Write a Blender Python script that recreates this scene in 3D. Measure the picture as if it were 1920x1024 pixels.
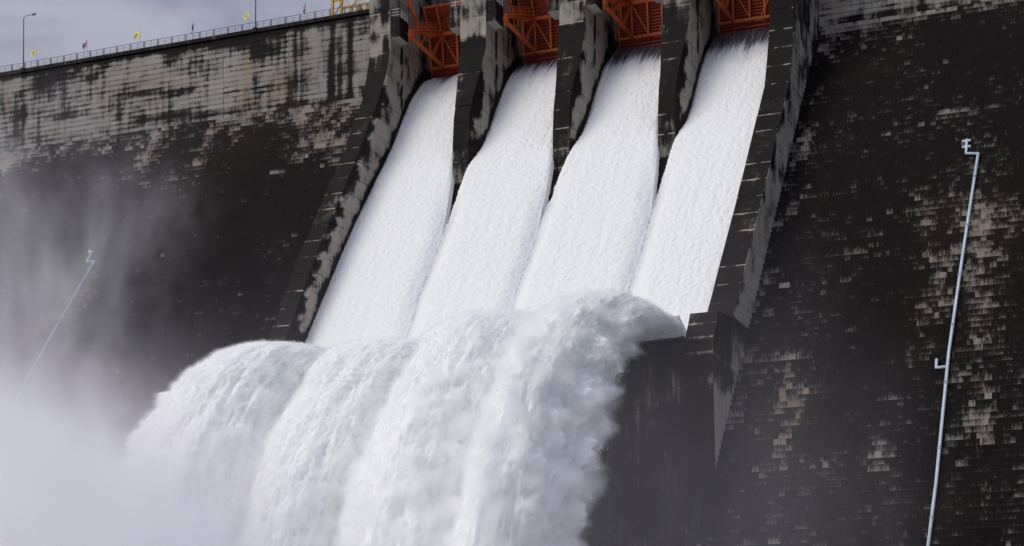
import bpy, bmesh, math, random
import numpy as np
from mathutils import Vector, Matrix
R = math.radians
random.seed(7); rng = np.random.default_rng(7)
SC = bpy.context.scene
COL = SC.collection
for o in list(bpy.data.objects):
    bpy.data.objects.remove(o)

# ------------------------------------------------------------------ camera
cam = bpy.data.cameras.new('camera'); camo = bpy.data.objects.new('camera', cam); COL.objects.link(camo)
camo.location = (0, 0, 5); camo.rotation_euler = (R(90), 0, 0.388144)
cam.sensor_width = 36; cam.lens = 36 * 3432.6 / 1920
cam.shift_y = (1421.2 - 512) / 1920
cam.clip_start = 1; cam.clip_end = 6000
SC.camera = camo
# ------------------------------------------------------------------ light
SUN_EL, SUN_AZ = 33, 216            # azimuth measured clockwise from +Y (north)
sv = Vector((math.sin(R(SUN_AZ)) * math.cos(R(SUN_EL)), math.cos(R(SUN_AZ)) * math.cos(R(SUN_EL)), math.sin(R(SUN_EL))))
sl = bpy.data.lights.new('sun', 'SUN'); sl.energy = 1.5; sl.angle = R(40); sl.color = (1.0, 0.95, 0.86)
so = bpy.data.objects.new('sun', sl); COL.objects.link(so)
so.rotation_euler = sv.to_track_quat('Z', 'Y').to_euler(); so.location = (-60, 100, 200)
world = bpy.data.worlds.new('World'); SC.world = world; world.use_nodes = True
wt = world.node_tree; wt.nodes.clear()
wo = wt.nodes.new('ShaderNodeOutputWorld'); bg = wt.nodes.new('ShaderNodeBackground')
sky = wt.nodes.new('ShaderNodeTexSky'); sky.sky_type = 'NISHITA'; sky.sun_disc = False
sky.sun_elevation = R(SUN_EL); sky.sun_rotation = R(SUN_AZ)
tc = wt.nodes.new('ShaderNodeTexCoord')
n1 = wt.nodes.new('ShaderNodeTexNoise'); n1.inputs['Scale'].default_value = 5.0; n1.inputs['Detail'].default_value = 5; n1.inputs['Roughness'].default_value = .5; n1.inputs['Distortion'].default_value = .6
mp = wt.nodes.new('ShaderNodeMapping'); mp.inputs['Scale'].default_value = (1, 1, 2.6)
wt.links.new(tc.outputs['Generated'], mp.inputs[0]); wt.links.new(mp.outputs[0], n1.inputs['Vector'])
rp = wt.nodes.new('ShaderNodeValToRGB')
rp.color_ramp.elements[0].position = .40; rp.color_ramp.elements[0].color = (.215, .240, .325, 1)
rp.color_ramp.elements[1].position = .61; rp.color_ramp.elements[1].color = (.375, .385, .45, 1)
wt.links.new(n1.outputs['Fac'], rp.inputs[0])
sc_ = wt.nodes.new('ShaderNodeVectorMath'); sc_.operation = 'SCALE'; # an overcast sky grows brighter towards the zenith
sxz = wt.nodes.new('ShaderNodeSeparateXYZ'); wt.links.new(tc.outputs['Generated'], sxz.inputs[0])
el = wt.nodes.new('ShaderNodeMath'); el.operation = 'MULTIPLY_ADD'; el.use_clamp = False; el.inputs[1].default_value = 20.0; el.inputs[2].default_value = 3.3
ab = wt.nodes.new('ShaderNodeMath'); ab.operation = 'MAXIMUM'; ab.inputs[1].default_value = 0.0; wt.links.new(sxz.outputs[2], ab.inputs[0]); wt.links.new(ab.outputs[0], el.inputs[0])
wt.links.new(el.outputs[0], sc_.inputs['Scale'])
wt.links.new(rp.outputs[0], sc_.inputs[0])
mx = wt.nodes.new('ShaderNodeMix'); mx.data_type = 'RGBA'; mx.inputs[0].default_value = .96
wt.links.new(sky.outputs[0], mx.inputs[6]); wt.links.new(sc_.outputs[0], mx.inputs[7])
wt.links.new(mx.outputs[2], bg.inputs[0]); bg.inputs[1].default_value = .1
wt.links.new(bg.outputs[0], wo.inputs[0])
SC.view_settings.view_transform = 'Standard'; SC.view_settings.look = 'None'
SC.view_settings.exposure = 0.10; SC.view_settings.gamma = 1; SC.view_settings.use_curve_mapping = False
SC.render.engine = 'CYCLES'
SC.cycles.volume_bounces = 18; SC.cycles.max_bounces = 20; SC.cycles.diffuse_bounces = 12
SC.cycles.transparent_max_bounces = 12
SC.cycles.volume_step_rate = 1.5; SC.cycles.volume_max_steps = 256
SC.cycles.use_denoising = True; SC.cycles.sample_clamp_indirect = 10

# ------------------------------------------------------------------ numpy gradient noise
_pm = np.arange(256); np.random.default_rng(3).shuffle(_pm); _pm = np.concatenate([_pm, _pm, _pm])
_gr = np.random.default_rng(5).normal(size=(256, 3)); _gr /= np.linalg.norm(_gr, axis=1)[:, None]
def perlin(x, y, z):
    x, y, z = np.broadcast_arrays(np.asarray(x, float), np.asarray(y, float), np.asarray(z, float))
    xi, yi, zi = np.floor(x).astype(int), np.floor(y).astype(int), np.floor(z).astype(int)
    xf, yf, zf = x - xi, y - yi, z - zi
    u, v, w = (t * t * t * (t * (t * 6 - 15) + 10) for t in (xf, yf, zf))
    out = 0
    for a in (0, 1):
        for b in (0, 1):
            for c in (0, 1):
                h = _pm[_pm[_pm[(xi + a) & 255] + ((yi + b) & 255)] + ((zi + c) & 255)]
                g = _gr[h]
                d = g[..., 0] * (xf - a) + g[..., 1] * (yf - b) + g[..., 2] * (zf - c)
                out = out + d * (u if a else 1 - u) * (v if b else 1 - v) * (w if c else 1 - w)
    return out * 1.5
def fbm(x, y, z, o=4, g=.5):
    s = 0; a = 1.0; f = 1.0
    for i in range(o):
        s = s + a * perlin(x * f + 17.3 * i, y * f + 5.1 * i, z * f + 9.7 * i); a *= g; f *= 2.03
    return s
def sst(a, b, x):
    t = np.clip((np.asarray(x, float) - a) / (b - a), 0, 1); return t * t * (3 - 2 * t)

# ------------------------------------------------------------------ node helpers
class NT:
    def __init__(s, tree): s.t = tree
    def n(s, typ, **kw):
        nd = s.t.nodes.new(typ)
        for k, v in kw.items(): setattr(nd, k, v)
        return nd
    def link(s, a, b): s.t.links.new(a, b)
    def setin(s, sock, v):
        if hasattr(v, 'is_output') or isinstance(v, bpy.types.NodeSocket): s.link(v, sock)
        else: sock.default_value = v
    def m(s, op, a, b=None, c=None, clamp=False):
        nd = s.n('ShaderNodeMath', operation=op); nd.use_clamp = clamp
        s.setin(nd.inputs[0], a)
        if b is not None: s.setin(nd.inputs[1], b)
        if c is not None: s.setin(nd.inputs[2], c)
        return nd.outputs[0]
    def ss(s, x, a, b, o0=0.0, o1=1.0):
        nd = s.n('ShaderNodeMapRange', interpolation_type='SMOOTHSTEP')
        s.setin(nd.inputs[0], x); nd.inputs[1].default_value = a; nd.inputs[2].default_value = b
        nd.inputs[3].default_value = o0; nd.inputs[4].default_value = o1
        return nd.outputs[0]
    def noise(s, vec, scale=1, detail=4, rough=.55, dist=0, sc=(1, 1, 1), off=(0, 0, 0)):
        mp = s.n('ShaderNodeMapping'); mp.inputs['Scale'].default_value = sc; mp.inputs['Location'].default_value = off
        s.link(vec, mp.inputs[0])
        nd = s.n('ShaderNodeTexNoise'); nd.inputs['Scale'].default_value = scale; nd.inputs['Detail'].default_value = detail
        nd.inputs['Roughness'].default_value = rough; nd.inputs['Distortion'].default_value = dist
        s.link(mp.outputs[0], nd.inputs['Vector'])
        return nd.outputs['Fac']
    def mix(s, f, a, b):
        nd = s.n('ShaderNodeMix', data_type='RGBA'); s.setin(nd.inputs[0], f)
        for i, v in ((6, a), (7, b)):
            if isinstance(v, tuple): nd.inputs[i].default_value = (*v, 1) if len(v) == 3 else v
            else: s.link(v, nd.inputs[i])
        return nd.outputs[2]
def newmat(name):
    m = bpy.data.materials.new(name); m.use_nodes = True; t = m.node_tree; t.nodes.clear()
    T = NT(t); out = T.n('ShaderNodeOutputMaterial'); return m, T, out
def principled(T, out, col, rough=.8, metal=0, spec=.3, bump=None, bstr=.3, bdist=.05):
    p = T.n('ShaderNodeBsdfPrincipled'); T.setin(p.inputs['Base Color'], (*col, 1) if isinstance(col, tuple) else col)
    T.setin(p.inputs['Roughness'], rough); p.inputs['Metallic'].default_value = metal
    p.inputs['Specular IOR Level'].default_value = spec
    if bump is not None:
        b = T.n('ShaderNodeBump'); b.inputs['Strength'].default_value = bstr; b.inputs['Distance'].default_value = bdist
        T.link(bump, b.inputs['Height']); T.link(b.outputs[0], p.inputs['Normal'])
    T.link(p.outputs[0], out.inputs[0]); return p

def concrete(name, src, light=(.37, .345, .325), vs=3.0, sharp=.10, warm=(.36, .25, .17), rows=0):
    """weathered concrete. tone.r = how clean, tone.g = rust / ochre, tone.b = random per piece"""
    m, T, out = newmat(name)
    g = T.n('ShaderNodeNewGeometry'); pos = g.outputs['Position']
    if src == 'object':
        oi = T.n('ShaderNodeObjectInfo'); colr = oi.outputs['Color']
    else:
        at = T.n('ShaderNodeAttribute', attribute_name='tone'); colr = at.outputs['Color']
    sp = T.n('ShaderNodeSeparateColor'); T.link(colr, sp.inputs[0]); clean, wrm, rnd = sp.outputs
    st = T.noise(pos, vs, 3, .6, 0, (1, 1, .16))                 # vertical runs
    st2 = T.noise(pos, vs * .35, 4, .6, .2, (1, 1, .12), (31, 7, 3))
    bl = T.noise(pos, .55, 6, .62, .3)                           # blotches
    fi = T.noise(pos, 7.0, 4, .7)
    s = T.m('ADD', T.m('MULTIPLY', T.m('SUBTRACT', st, .5), .85), T.m('MULTIPLY', T.m('SUBTRACT', bl, .5), .75))
    s = T.m('ADD', s, T.m('MULTIPLY', T.m('SUBTRACT', st2, .5), .5))
    s = T.m('ADD', s, T.m('MULTIPLY', T.m('SUBTRACT', fi, .5), .65))
    if rows:
        px = T.n('ShaderNodeSeparateXYZ'); T.link(pos, px.inputs[0])
        fr = T.m('FRACT', T.m('MULTIPLY', T.m('SUBTRACT', 92.7, px.outputs[2]), 1 / .7))      # 0 at the top of a riser, 1 at its foot
        s = T.m('ADD', s, T.m('MULTIPLY', T.m('MULTIPLY', T.m('SUBTRACT', fr, .5), rows), T.m('ADD', .25, T.m('MULTIPLY', rnd, 1.5))))
    f = T.ss(T.m('ADD', clean, s), .5 - sharp, .5 + sharp)
    soft = T.ss(T.m('ADD', clean, T.m('MULTIPLY', s, .6)), .15, .95)
    darkc = T.mix(bl, (.0026, .0018, .0021), (.0120, .0085, .0090))
    darkc = T.mix(T.m('MULTIPLY', wrm, .6), darkc, (.026, .0165, .012))
    if rows: darkc = T.mix(T.m('MULTIPLY', T.ss(fr, .84, .93), .5), darkc, (.045, .041, .041))
    lc = T.mix(fi, tuple(c * .72 for c in light), tuple(c * 1.16 for c in light))
    lc = T.mix(T.m('MULTIPLY', wrm, .85), lc, warm)
    lc = T.mix(T.m('MULTIPLY', T.ss(rnd, 0, 1), .35), lc, tuple(c * .55 for c in light))
    lc = T.mix(T.m('SUBTRACT', 1.0, soft), lc, tuple(c * .38 for c in light))
    f2 = T.ss(T.m('ADD', T.m('ADD', clean, s), T.m('MULTIPLY', T.m('SUBTRACT', rnd, .5), .14)), .16, .58)
    darkc = T.mix(T.m('MULTIPLY', f2, .60), darkc, T.mix(wrm, tuple(c * .20 for c in light), (.085, .055, .038)))
    c = T.mix(f, darkc, lc)
    hgt = T.m('ADD', T.m('MULTIPLY', fi, .5), bl)
    rg = T.m('ADD', .62, T.m('MULTIPLY', f, .25))
    principled(T, out, c, rg, 0, .10, hgt, .5, .06)
    return m
M = {}
M['block'] = concrete('weathered step concrete', 'attr', vs=5.5, sharp=.20, light=(.37, .335, .312), rows=.32)
M['block_obj'] = concrete('weathered step concrete single', 'object', vs=5.5, sharp=.20, light=(.37, .335, .312), rows=.32)
M['wall'] = concrete('weathered wall concrete', 'attr', vs=1.8, sharp=.17, light=(.40, .38, .355), rows=.0)
M['pier'] = concrete('pier concrete', 'attr', vs=2.4, sharp=.14, light=(.40, .375, .335))
def flat(name, col, rough=.6, metal=0, var=.25, sc=1.5, spec=.3):
    m, T, out = newmat(name); g = T.n('ShaderNodeNewGeometry')
    n = T.noise(g.outputs['Position'], sc, 5, .6)
    c = T.mix(T.ss(n, .35, .65), tuple(x * (1 - var) for x in col), tuple(min(1, x * (1 + var)) for x in col))
    principled(T, out, c, rough, metal, spec, n, .1, .02); return m
M['darkc'] = flat('black stained concrete', (.013, .012, .012), .8)
M['core'] = flat('shadowed dam core', (.012, .011, .011), .9)
M['steel'] = flat('dull grey steel', (.045, .05, .07), .5, .3)
M['white'] = flat('white painted steel', (.55, .56, .60), .5)
M['yellow'] = flat('yellow painted steel', (.62, .36, .02), .5)
M['pipe'] = flat('pale blue plastic pipe', (.52, .60, .70), .45, 0, .10, .8)
M['lamp'] = flat('lamp grey', (.12, .12, .13), .5)
M['pole'] = flat('pale flag pole', (.5, .5, .55), .5)
def gate_mat(name, a, b):
    m, T, out = newmat(name); g = T.n('ShaderNodeNewGeometry'); pos = g.outputs['Position']
    n = T.noise(pos, .8, 6, .65, .3); s = T.noise(pos, 3, 4, .6, 0, (1, 1, .2))
    c = T.mix(T.ss(n, .35, .68), b, a); c = T.mix(T.m('MULTIPLY', T.ss(s, .55, .75), .55), c, (.045, .018, .012))
    principled(T, out, c, .55, 0, .35, n, .15, .02); return m
M['orange'] = gate_mat('orange gate paint', (.80, .215, .070), (.66, .14, .045))
M['redgate'] = gate_mat('red brown gate plate', (.50, .085, .032), (.34, .05, .022))

# water
def water_mat():
    m, T, out = newmat('aerated spillway water')
    at = T.n('ShaderNodeAttribute', attribute_name='foam'); foam = at.outputs['Fac']
    g = T.n('ShaderNodeNewGeometry'); pos = g.outputs['Position']
    uv = T.n('ShaderNodeAttribute', attribute_name='flow'); fv = uv.outputs['Vector']
    st = T.noise(fv, 1.0, 4, .6, 0, (6.0, .16, 1))
    fine = T.noise(fv, 1.0, 5, .65, .3, (3.4, 3.6, 1))
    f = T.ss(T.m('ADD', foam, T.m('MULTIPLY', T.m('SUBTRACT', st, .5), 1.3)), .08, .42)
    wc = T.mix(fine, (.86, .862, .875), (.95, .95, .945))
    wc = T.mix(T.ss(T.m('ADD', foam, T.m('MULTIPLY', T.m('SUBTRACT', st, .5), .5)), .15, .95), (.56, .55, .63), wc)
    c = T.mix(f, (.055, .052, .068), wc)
    rg = T.m('ADD', .25, T.m('MULTIPLY', f, .6))
    principled(T, out, c, rg, 0, .3, T.m('ADD', fine, T.m('MULTIPLY', st, .12)), .55, .12)
    return m
M['water'] = water_mat()
def jet_mat():
    m, T, out = newmat('white spray water')
    g = T.n('ShaderNodeNewGeometry'); pos = g.outputs['Position']
    a = T.noise(pos, .35, 6, .65, .5); b = T.noise(pos, 2.6, 5, .7)
    c = T.mix(T.ss(a, .35, .65), (.91, .925, .915), (.97, .97, .965))
    p = principled(T, out, c, 1.0, 0, 0, T.m('ADD', b, T.m('MULTIPLY', a, .6)), .4, .2)
    p.inputs['Subsurface Weight'].default_value = .6
    p.inputs['Subsurface Radius'].default_value = (1, 1, 1.05); p.inputs['Subsurface Scale'].default_value = .8
    return m
M['jet'] = jet_mat()
m, T, out = newmat('fine white spray'); pv = T.n('ShaderNodeVolumePrincipled'); pv.inputs['Color'].default_value = (.998, .998, .998, 1); pv.inputs['Density'].default_value = 1; pv.inputs['Anisotropy'].default_value = .2
T.link(pv.outputs[0], out.inputs['Volume']); M['halo'] = m
m, T, out = newmat('white droplets'); principled(T, out, (.9, .9, .91), 1.0, 0, 0); M['drop'] = m
m, T, out = newmat('dark river water'); g = T.n('ShaderNodeNewGeometry'); n = T.noise(g.outputs['Position'], .25, 6, .6)
sp = T.n('ShaderNodeSeparateXYZ'); T.link(g.outputs['Position'], sp.inputs[0])
fo = T.m('MULTIPLY', T.ss(sp.outputs[1], 20, 90), T.ss(T.m('ABSOLUTE', T.m('ADD', sp.outputs[0], 85)), 60, 130, 1, 0))
fo = T.ss(T.m('ADD', n, T.m('MULTIPLY', fo, .5)), .5, .72)
principled(T, out, T.mix(fo, (.03, .04, .04), (.82, .83, .83)), .45, 0, .5, n, .5, .5); M['river'] = m
M['ground'] = flat('wet earth', (.05, .045, .035), .9, 0, .4, .05)

# ------------------------------------------------------------------ mesh helpers
def tag(o, label=None, cat=None, group=None, kind=None):
    if label: o['label'] = label
    if cat: o['category'] = cat
    if group: o['group'] = group
    if kind: o['kind'] = kind
    return o
def empty(name, loc=(0, 0, 0), parent=None):
    o = bpy.data.objects.new(name, None); COL.objects.link(o); o.location = loc; o.empty_display_size = .5
    if parent: o.parent = parent
    return o
class MB:
    def __init__(s): s.v = []; s.f = []; s.t = []; s.n = 0
    def add(s, v, f, tone=None):
        v = np.asarray(v, float); s.v.append(v); s.f += [tuple(i + s.n for i in q) for q in f]
        if tone is not None:
            tone = np.asarray(tone, float)
            s.t.append(np.broadcast_to(tone, (len(v), 3)))
        s.n += len(v)
    def box(s, x0, x1, y0, y1, z0, z1, tone=None, faces='all'):
        v = [(x0, y0, z0), (x1, y0, z0), (x1, y1, z0), (x0, y1, z0), (x0, y0, z1), (x1, y0, z1), (x1, y1, z1), (x0, y1, z1)]
        f = [(0, 1, 5, 4), (1, 2, 6, 5), (2, 3, 7, 6), (3, 0, 4, 7), (4, 5, 6, 7), (0, 3, 2, 1)]
        s.add(v, f, tone)
    def bar(s, a, b, w, h=None, up=(0, 0, 1), tone=None):
        a, b = Vector(a), Vector(b); d = (b - a).normalized(); u = Vector(up)
        if abs(d.dot(u)) > .99: u = Vector((0, 1, 0))
        x = d.cross(u).normalized(); y = x.cross(d).normalized(); h = h or w
        v = []
        for p in (a, b):
            for i, j in ((-1, -1), (1, -1), (1, 1), (-1, 1)): v.append(p + x * i * w / 2 + y * j * h / 2)
        s.add([tuple(q) for q in v], [(0, 1, 5, 4), (1, 2, 6, 5), (2, 3, 7, 6), (3, 0, 4, 7), (3, 2, 1, 0), (4, 5, 6, 7)], tone)
    def tube(s, pts, r, n=10, cap=True):
        pts = [Vector(p) for p in pts]; rings = []; 
        for i, p in enumerate(pts):
            d = ((pts[min(i + 1, len(pts) - 1)] - p).normalized() + (p - pts[max(i - 1, 0)]).normalized()).normalized()
            u = Vector((1, 0, 0)) if abs(d.x) < .9 else Vector((0, 0, 1))
            x = d.cross(u).normalized(); y = x.cross(d)
            rr = r[i] if hasattr(r, '__len__') else r
            rings.append([p + (x * math.cos(2 * math.pi * k / n) + y * math.sin(2 * math.pi * k / n)) * rr for k in range(n)])
        v = [tuple(q) for rg in rings for q in rg]; f = []
        for i in range(len(pts) - 1):
            for k in range(n): f.append((i * n + k, i * n + (k + 1) % n, (i + 1) * n + (k + 1) % n, (i + 1) * n + k))
        if cap: f.append(tuple(range(n - 1, -1, -1))); f.append(tuple((len(pts) - 1) * n + k for k in range(n)))
        s.add(v, f)
    def mesh(s, name, mat, smooth=False):
        me = bpy.data.meshes.new(name); v = np.concatenate(s.v) if s.v else np.zeros((0, 3))
        me.from_pydata(v.tolist(), [], s.f)
        if s.t:
            t = np.concatenate(s.t); a = me.attributes.new('tone', 'FLOAT_COLOR', 'POINT')
            a.data.foreach_set('color', np.concatenate([t, np.ones((len(t), 1))], 1).astype(np.float32).ravel())
        me.materials.append(mat)
        if smooth: me.polygons.foreach_set('use_smooth', [True] * len(me.polygons))
        me.update(); return me
    def build(s, name, mat, parent=None, smooth=False):
        o = bpy.data.objects.new(name, s.mesh(name, mat, smooth)); COL.objects.link(o)
        if parent: o.parent = parent
        return o
def grid_mesh(name, P, mat, parent=None, attrs=None, smooth=True, closed=False):
    """P: (ni, nj, 3) array -> quad grid; closed wraps j"""
    ni, nj = P.shape[:2]; idx = np.arange(ni * nj).reshape(ni, nj)
    if closed: j1 = np.roll(idx, -1, axis=1); a, b, c, d = idx[:-1], j1[:-1], j1[1:], idx[1:]
    else: a, b, c, d = idx[:-1, :-1], idx[:-1, 1:], idx[1:, 1:], idx[1:, :-1]
    q = np.stack([a, b, c, d], -1).reshape(-1, 4)
    me = bpy.data.meshes.new(name); me.vertices.add(ni * nj); me.vertices.foreach_set('co', P.reshape(-1).astype(np.float32))
    me.loops.add(q.size); me.loops.foreach_set('vertex_index', q.ravel().astype(np.int32))
    me.polygons.add(len(q)); me.polygons.foreach_set('loop_start', np.arange(0, q.size, 4, dtype=np.int32))
    me.polygons.foreach_set('loop_total', np.full(len(q), 4, dtype=np.int32))
    me.update(calc_edges=True)
    if smooth: me.polygons.foreach_set('use_smooth', [True] * len(q))
    for k, v in (attrs or {}).items():
        if v.ndim == 3: at = me.attributes.new(k, 'FLOAT_VECTOR', 'POINT'); at.data.foreach_set('vector', v.reshape(-1).astype(np.float32))
        else: at = me.attributes.new(k, 'FLOAT', 'POINT'); at.data.foreach_set('value', v.reshape(-1).astype(np.float32))
    me.materials.append(mat); me.validate()
    o = bpy.data.objects.new(name, me); COL.objects.link(o)
    if parent: o.parent = parent
    return o

# ------------------------------------------------------------------ dam geometry constants (metres)
YW, ZK, ZC, KS = 217.5, 92.7, 104.2, .7585      # wall plane, kink height, crest height, slope run/rise
HB, WB = .70, .62                                # step height, block width
XL = [-102.9, -90.53, -77.6, -64.7, -51.93]      # pier left faces
XR = [-100.03, -87.13, -74.25, -61.34, -49.06]   # pier right faces

# ground, river
b = MB(); b.box(-900, 900, -400, 2500, -3, -1.2); tag(b.build('ground', M['ground']), kind='structure')
b = MB(); b.add([(-600, -300, 0), (600, -300, 0), (600, 240, 0), (-600, 240, 0)], [(0, 1, 2, 3)]); tag(b.build('river_water', M['river']), kind='structure')

dam = empty('dam', (-75, 217, 0)); 
tag(dam, 'huge dark stained concrete gravity dam with stepped face and four spillway bays', 'dam')
bpy.context.view_layer.update()
DI = Matrix.Translation(-dam.location)
def under_dam(o): o.parent = dam; o.matrix_parent_inverse = DI.copy(); return o

# light / rust patches on the stepped face: (x, z, rx, rz, clean, warm)   z measured on the slope plane
PATCH = [
 (-36.7, 92.0, 11.7, 1.6, 0.25, 0.0, 0), (-43.2, 89.5, 4.5, 2.7, 0.22, 0.0, 0), (-43.4, 86.7, 3.8, 1.6, 0.2, 0.1, 0), (-47.3, 91.7, 1.5, 5.6, 0.25, 0.35, 0),
 (-42.6, 83.8, 2.8, 1.4, 0.26, 0.6, 0), (-34.6, 89.8, 7.4, 1.2, 0.12, 0, 0), (-47.5, 79.8, 1.6, 3.4, 0.38, 0.25, 0), (-47.7, 74.6, 1.5, 3.3, 0.46, 0.1, 0),
 (-48.0, 69.6, 1.2, 3.6, 0.36, 0, 0), (-48.2, 64.4, 1.1, 3.4, 0.33, 0, 0), (-48.3, 59.4, 1.0, 3.3, 0.3, 0, 0), (-48.4, 54.5, 0.9, 3.2, 0.3, 0, 0),
 (-48.4, 50.5, 0.9, 3.1, 0.36, 0, 0), (-48.4, 46.5, 1.0, 3.0, 0.36, 0, 0), (-48.2, 42.0, 1.1, 2.9, 0.3, 0, 0), (-48.4, 37.8, 1.3, 2.8, 0.34, 0, 0),
 (-32.3, 75.8, 5.5, 0.5, 0.42, 0.1, 0), (-45.7, 87.4, 3.9, 2.7, 0.15, 0, 0), (-38.0, 83.8, 3.7, 2.6, 0.1, 0.1, 0), (-27.4, 66.4, 3.9, 3.4, 0.3, 0.3, 0),
 (-28.9, 61.7, 3.3, 4.3, 0.4, 0.3, 0), (-31.1, 59.2, 2.2, 3.6, 0.24, 0.35, 0), (-25.4, 59.1, 3.2, 4.2, 0.28, 0.3, 0), (-29.5, 56.9, 3.8, 3.5, 0.34, 0.3, 0),
 (-33.2, 63.0, 2.0, 2.9, 0.3, 0.2, 0), (-28.9, 52.2, 3.2, 3.0, 0.3, 0.35, 0), (-25.1, 50.5, 2.3, 2.9, 0.32, 0.35, 0), (-24.2, 46.6, 3.1, 1.4, 0.3, 0.25, 0),
 (-30.7, 49.2, 2.4, 3.3, 0.28, 0.3, 0), (-30.7, 45.1, 2.6, 1.4, 0.46, 0.2, 0), (-25.9, 44.2, 2.3, 0.9, 0.46, 0.0, 0), (-27.2, 42.0, 1.5, 2.5, 0.2, 0.1, 0),
 (-24.9, 39.1, 1.5, 1.7, 0.42, 0.25, 0), (-25.3, 36.2, 2.0, 1.0, 0.44, 0.2, 0), (-23.6, 35.8, 1.5, 1.7, 0.3, 0.2, 0), (-31.4, 43.0, 0.7, 1.9, 0.36, 0.3, 0),
 (-33.4, 34.9, 1.3, 1.6, 0.48, 0.15, 0), (-32.9, 32.7, 1.8, 1.5, 0.5, 0.15, 0), (-32.7, 30.6, 1.8, 1.1, 0.28, 0.5, 0), (-32.9, 39.8, 0.9, 0.5, 0.48, 0.1, 0),
 (-32.1, 38.2, 0.4, 1.2, 0.4, 0.3, 0), (-44.0, 41.1, 0.9, 3.2, 0.42, 1.1, 0), (-41.8, 39.0, 1.0, 2.2, 0.44, 1.2, 0), (-42.4, 36.7, 1.2, 1.8, 0.28, 0.8, 0),
 (-40.2, 40.4, 1.0, 3.1, 0.26, 0.3, 0), (-42.2, 41.4, 2.7, 1.4, 0.22, 0.1, 0), (-44.0, 45.3, 2.5, 0.5, 0.46, 0.0, 0), (-46.0, 44.4, 1.7, 0.9, 0.3, 0.0, 0),
 (-43.2, 33.8, 1.2, 2.4, 0.28, 0.1, 0), (-45.5, 37.5, 1.3, 2.5, 0.26, 0.1, 0), (-37.5, 32.3, 2.0, 1.7, 0.14, 0.3, 0), (-32.8, 27.6, 2.9, 1.6, 0.18, 0.5, 0),
 (-26.9, 27.0, 2.9, 1.6, 0.16, 0.5, 0), (-43.5, 31.6, 1.6, 1.7, 0.14, 0.2, 0), (-39.7, 66.9, 3.5, 0.5, 0.26, 0, 0), (-44.9, 66.1, 4.2, 0.5, 0.22, 0, 0),
 (-23.0, 55.4, 2.1, 4.1, 0.12, 0.3, 0), (-40.8, 52.3, 2.2, 4.1, 0.12, 0.1, 0), (-45.2, 58.3, 2.9, 3.6, 0.1, 0.1, 0), (-141.8, 90.8, 1.5, 1.5, 0.35, 0.1, 0),
 (-141.7, 87.9, 1.3, 2.5, 0.4, 0.3, 0), (-141.3, 85.0, 1.1, 1.4, 0.3, 0.4, 0), (-132.4, 90.7, 1.3, 2.1, 0.35, 0.3, 0), (-132.2, 86.4, 1.4, 3.5, 0.38, 0.5, 0),
 (-132.3, 81.8, 1.6, 2.8, 0.26, 0.7, 0), (-128.3, 91.9, 3.2, 2.3, 0.42, 0.1, 0), (-127.2, 88.8, 2.3, 1.4, 0.34, 0.1, 0), (-124.7, 92.2, 2.7, 1.9, 0.25, 0.2, 0),
 (-117.2, 89.9, 3.4, 3.1, 0.3, 0.2, 0), (-112.5, 90.0, 4.2, 3.5, 0.32, 0.3, 0), (-112.6, 85.5, 4.2, 2.6, 0.34, 0.3, 0), (-108.8, 82.6, 2.5, 2.3, 0.36, 0.4, 0),
 (-109.9, 80.5, 2.1, 1.1, 0.42, 0.1, 0), (-115.9, 82.8, 1.7, 1.0, 0.36, 0.1, 0), (-118.2, 80.9, 1.7, 0.8, 0.38, 0, 0), (-113.6, 87.9, 7.5, 4.0, 0.12, 0.2, 0),
 (-167.3, 92.1, 1.4, 3.4, 0.4, 0.2, 0), (-166.1, 88.9, 0.8, 2.2, 0.35, 0.4, 0), (-159.0, 91.2, 6.9, 1.5, 0.26, 0.0, 0), (-152.4, 92.4, 5.9, 1.5, 0.26, 0, 0),
 (-150.1, 89.8, 1.3, 1.3, 0.34, 0, 0), (-140.6, 67.1, 1.6, 3.7, 0.46, 0.45, 0), (-140.4, 63.7, 2.2, 3.0, 0.46, 0.5, 0), (-141.5, 60.6, 3.1, 2.6, 0.46, 0.5, 0),
 (-137.6, 64.7, 0.9, 3.6, 0.34, 0.4, 0), (-143.6, 59.2, 2.6, 2.1, 0.3, 0.5, 0), (-139.8, 61.2, 5.1, 5.3, 0.14, 0.3, 0), (-140.0, 77.9, 0.6, 0.5, 0.5, 0, 0),
 (-110.7, 75.9, 1.0, 0.5, 0.3, 0.3, 0), (-124.9, 87.0, 1.8, 6.2, 0.0, 0.5, 0), (-128.0, 84.8, 1.6, 4.0, 0.06, 0.4, 0),
]
def step_tone(x, z):
    c = .10 - .055 * (x > -60) + .18 * fbm(x * .07, 0, z * .1, 4) + .12 * fbm(x * .5, 3, z * .5, 2)
    mod = np.clip(.80 + 1.0 * fbm(x * .22, 8, z * .3, 4), .15, 1.35)
    w = .05 + .25 * fbm(x * .05 + 9, 1, z * .06, 3)
    for px, pz, rx, rz, cl, wm, sk in PATCH:
        dx = (x - px - sk * (z - pz)) / rx; dz = (z - pz) / rz
        g = np.exp(-(dx * dx + dz * dz) ** 1.3)
        c = c + .88 * cl * g * mod; w = w + wm * g
    c = np.where((x < -103), c + .44 * np.clip(mod, .45, 1.15) * sst(88.6, 93.0, z + 1.6 * fbm(x * .12, 5, 0, 3) + 1.6 * sst(-125, -165, x)), c)
    c = np.where((x > -49), c + .50 * sst(90.3, 92.4, z + .5 * fbm(x * .3, 5, 0, 3)), c)
    return c, w

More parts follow.
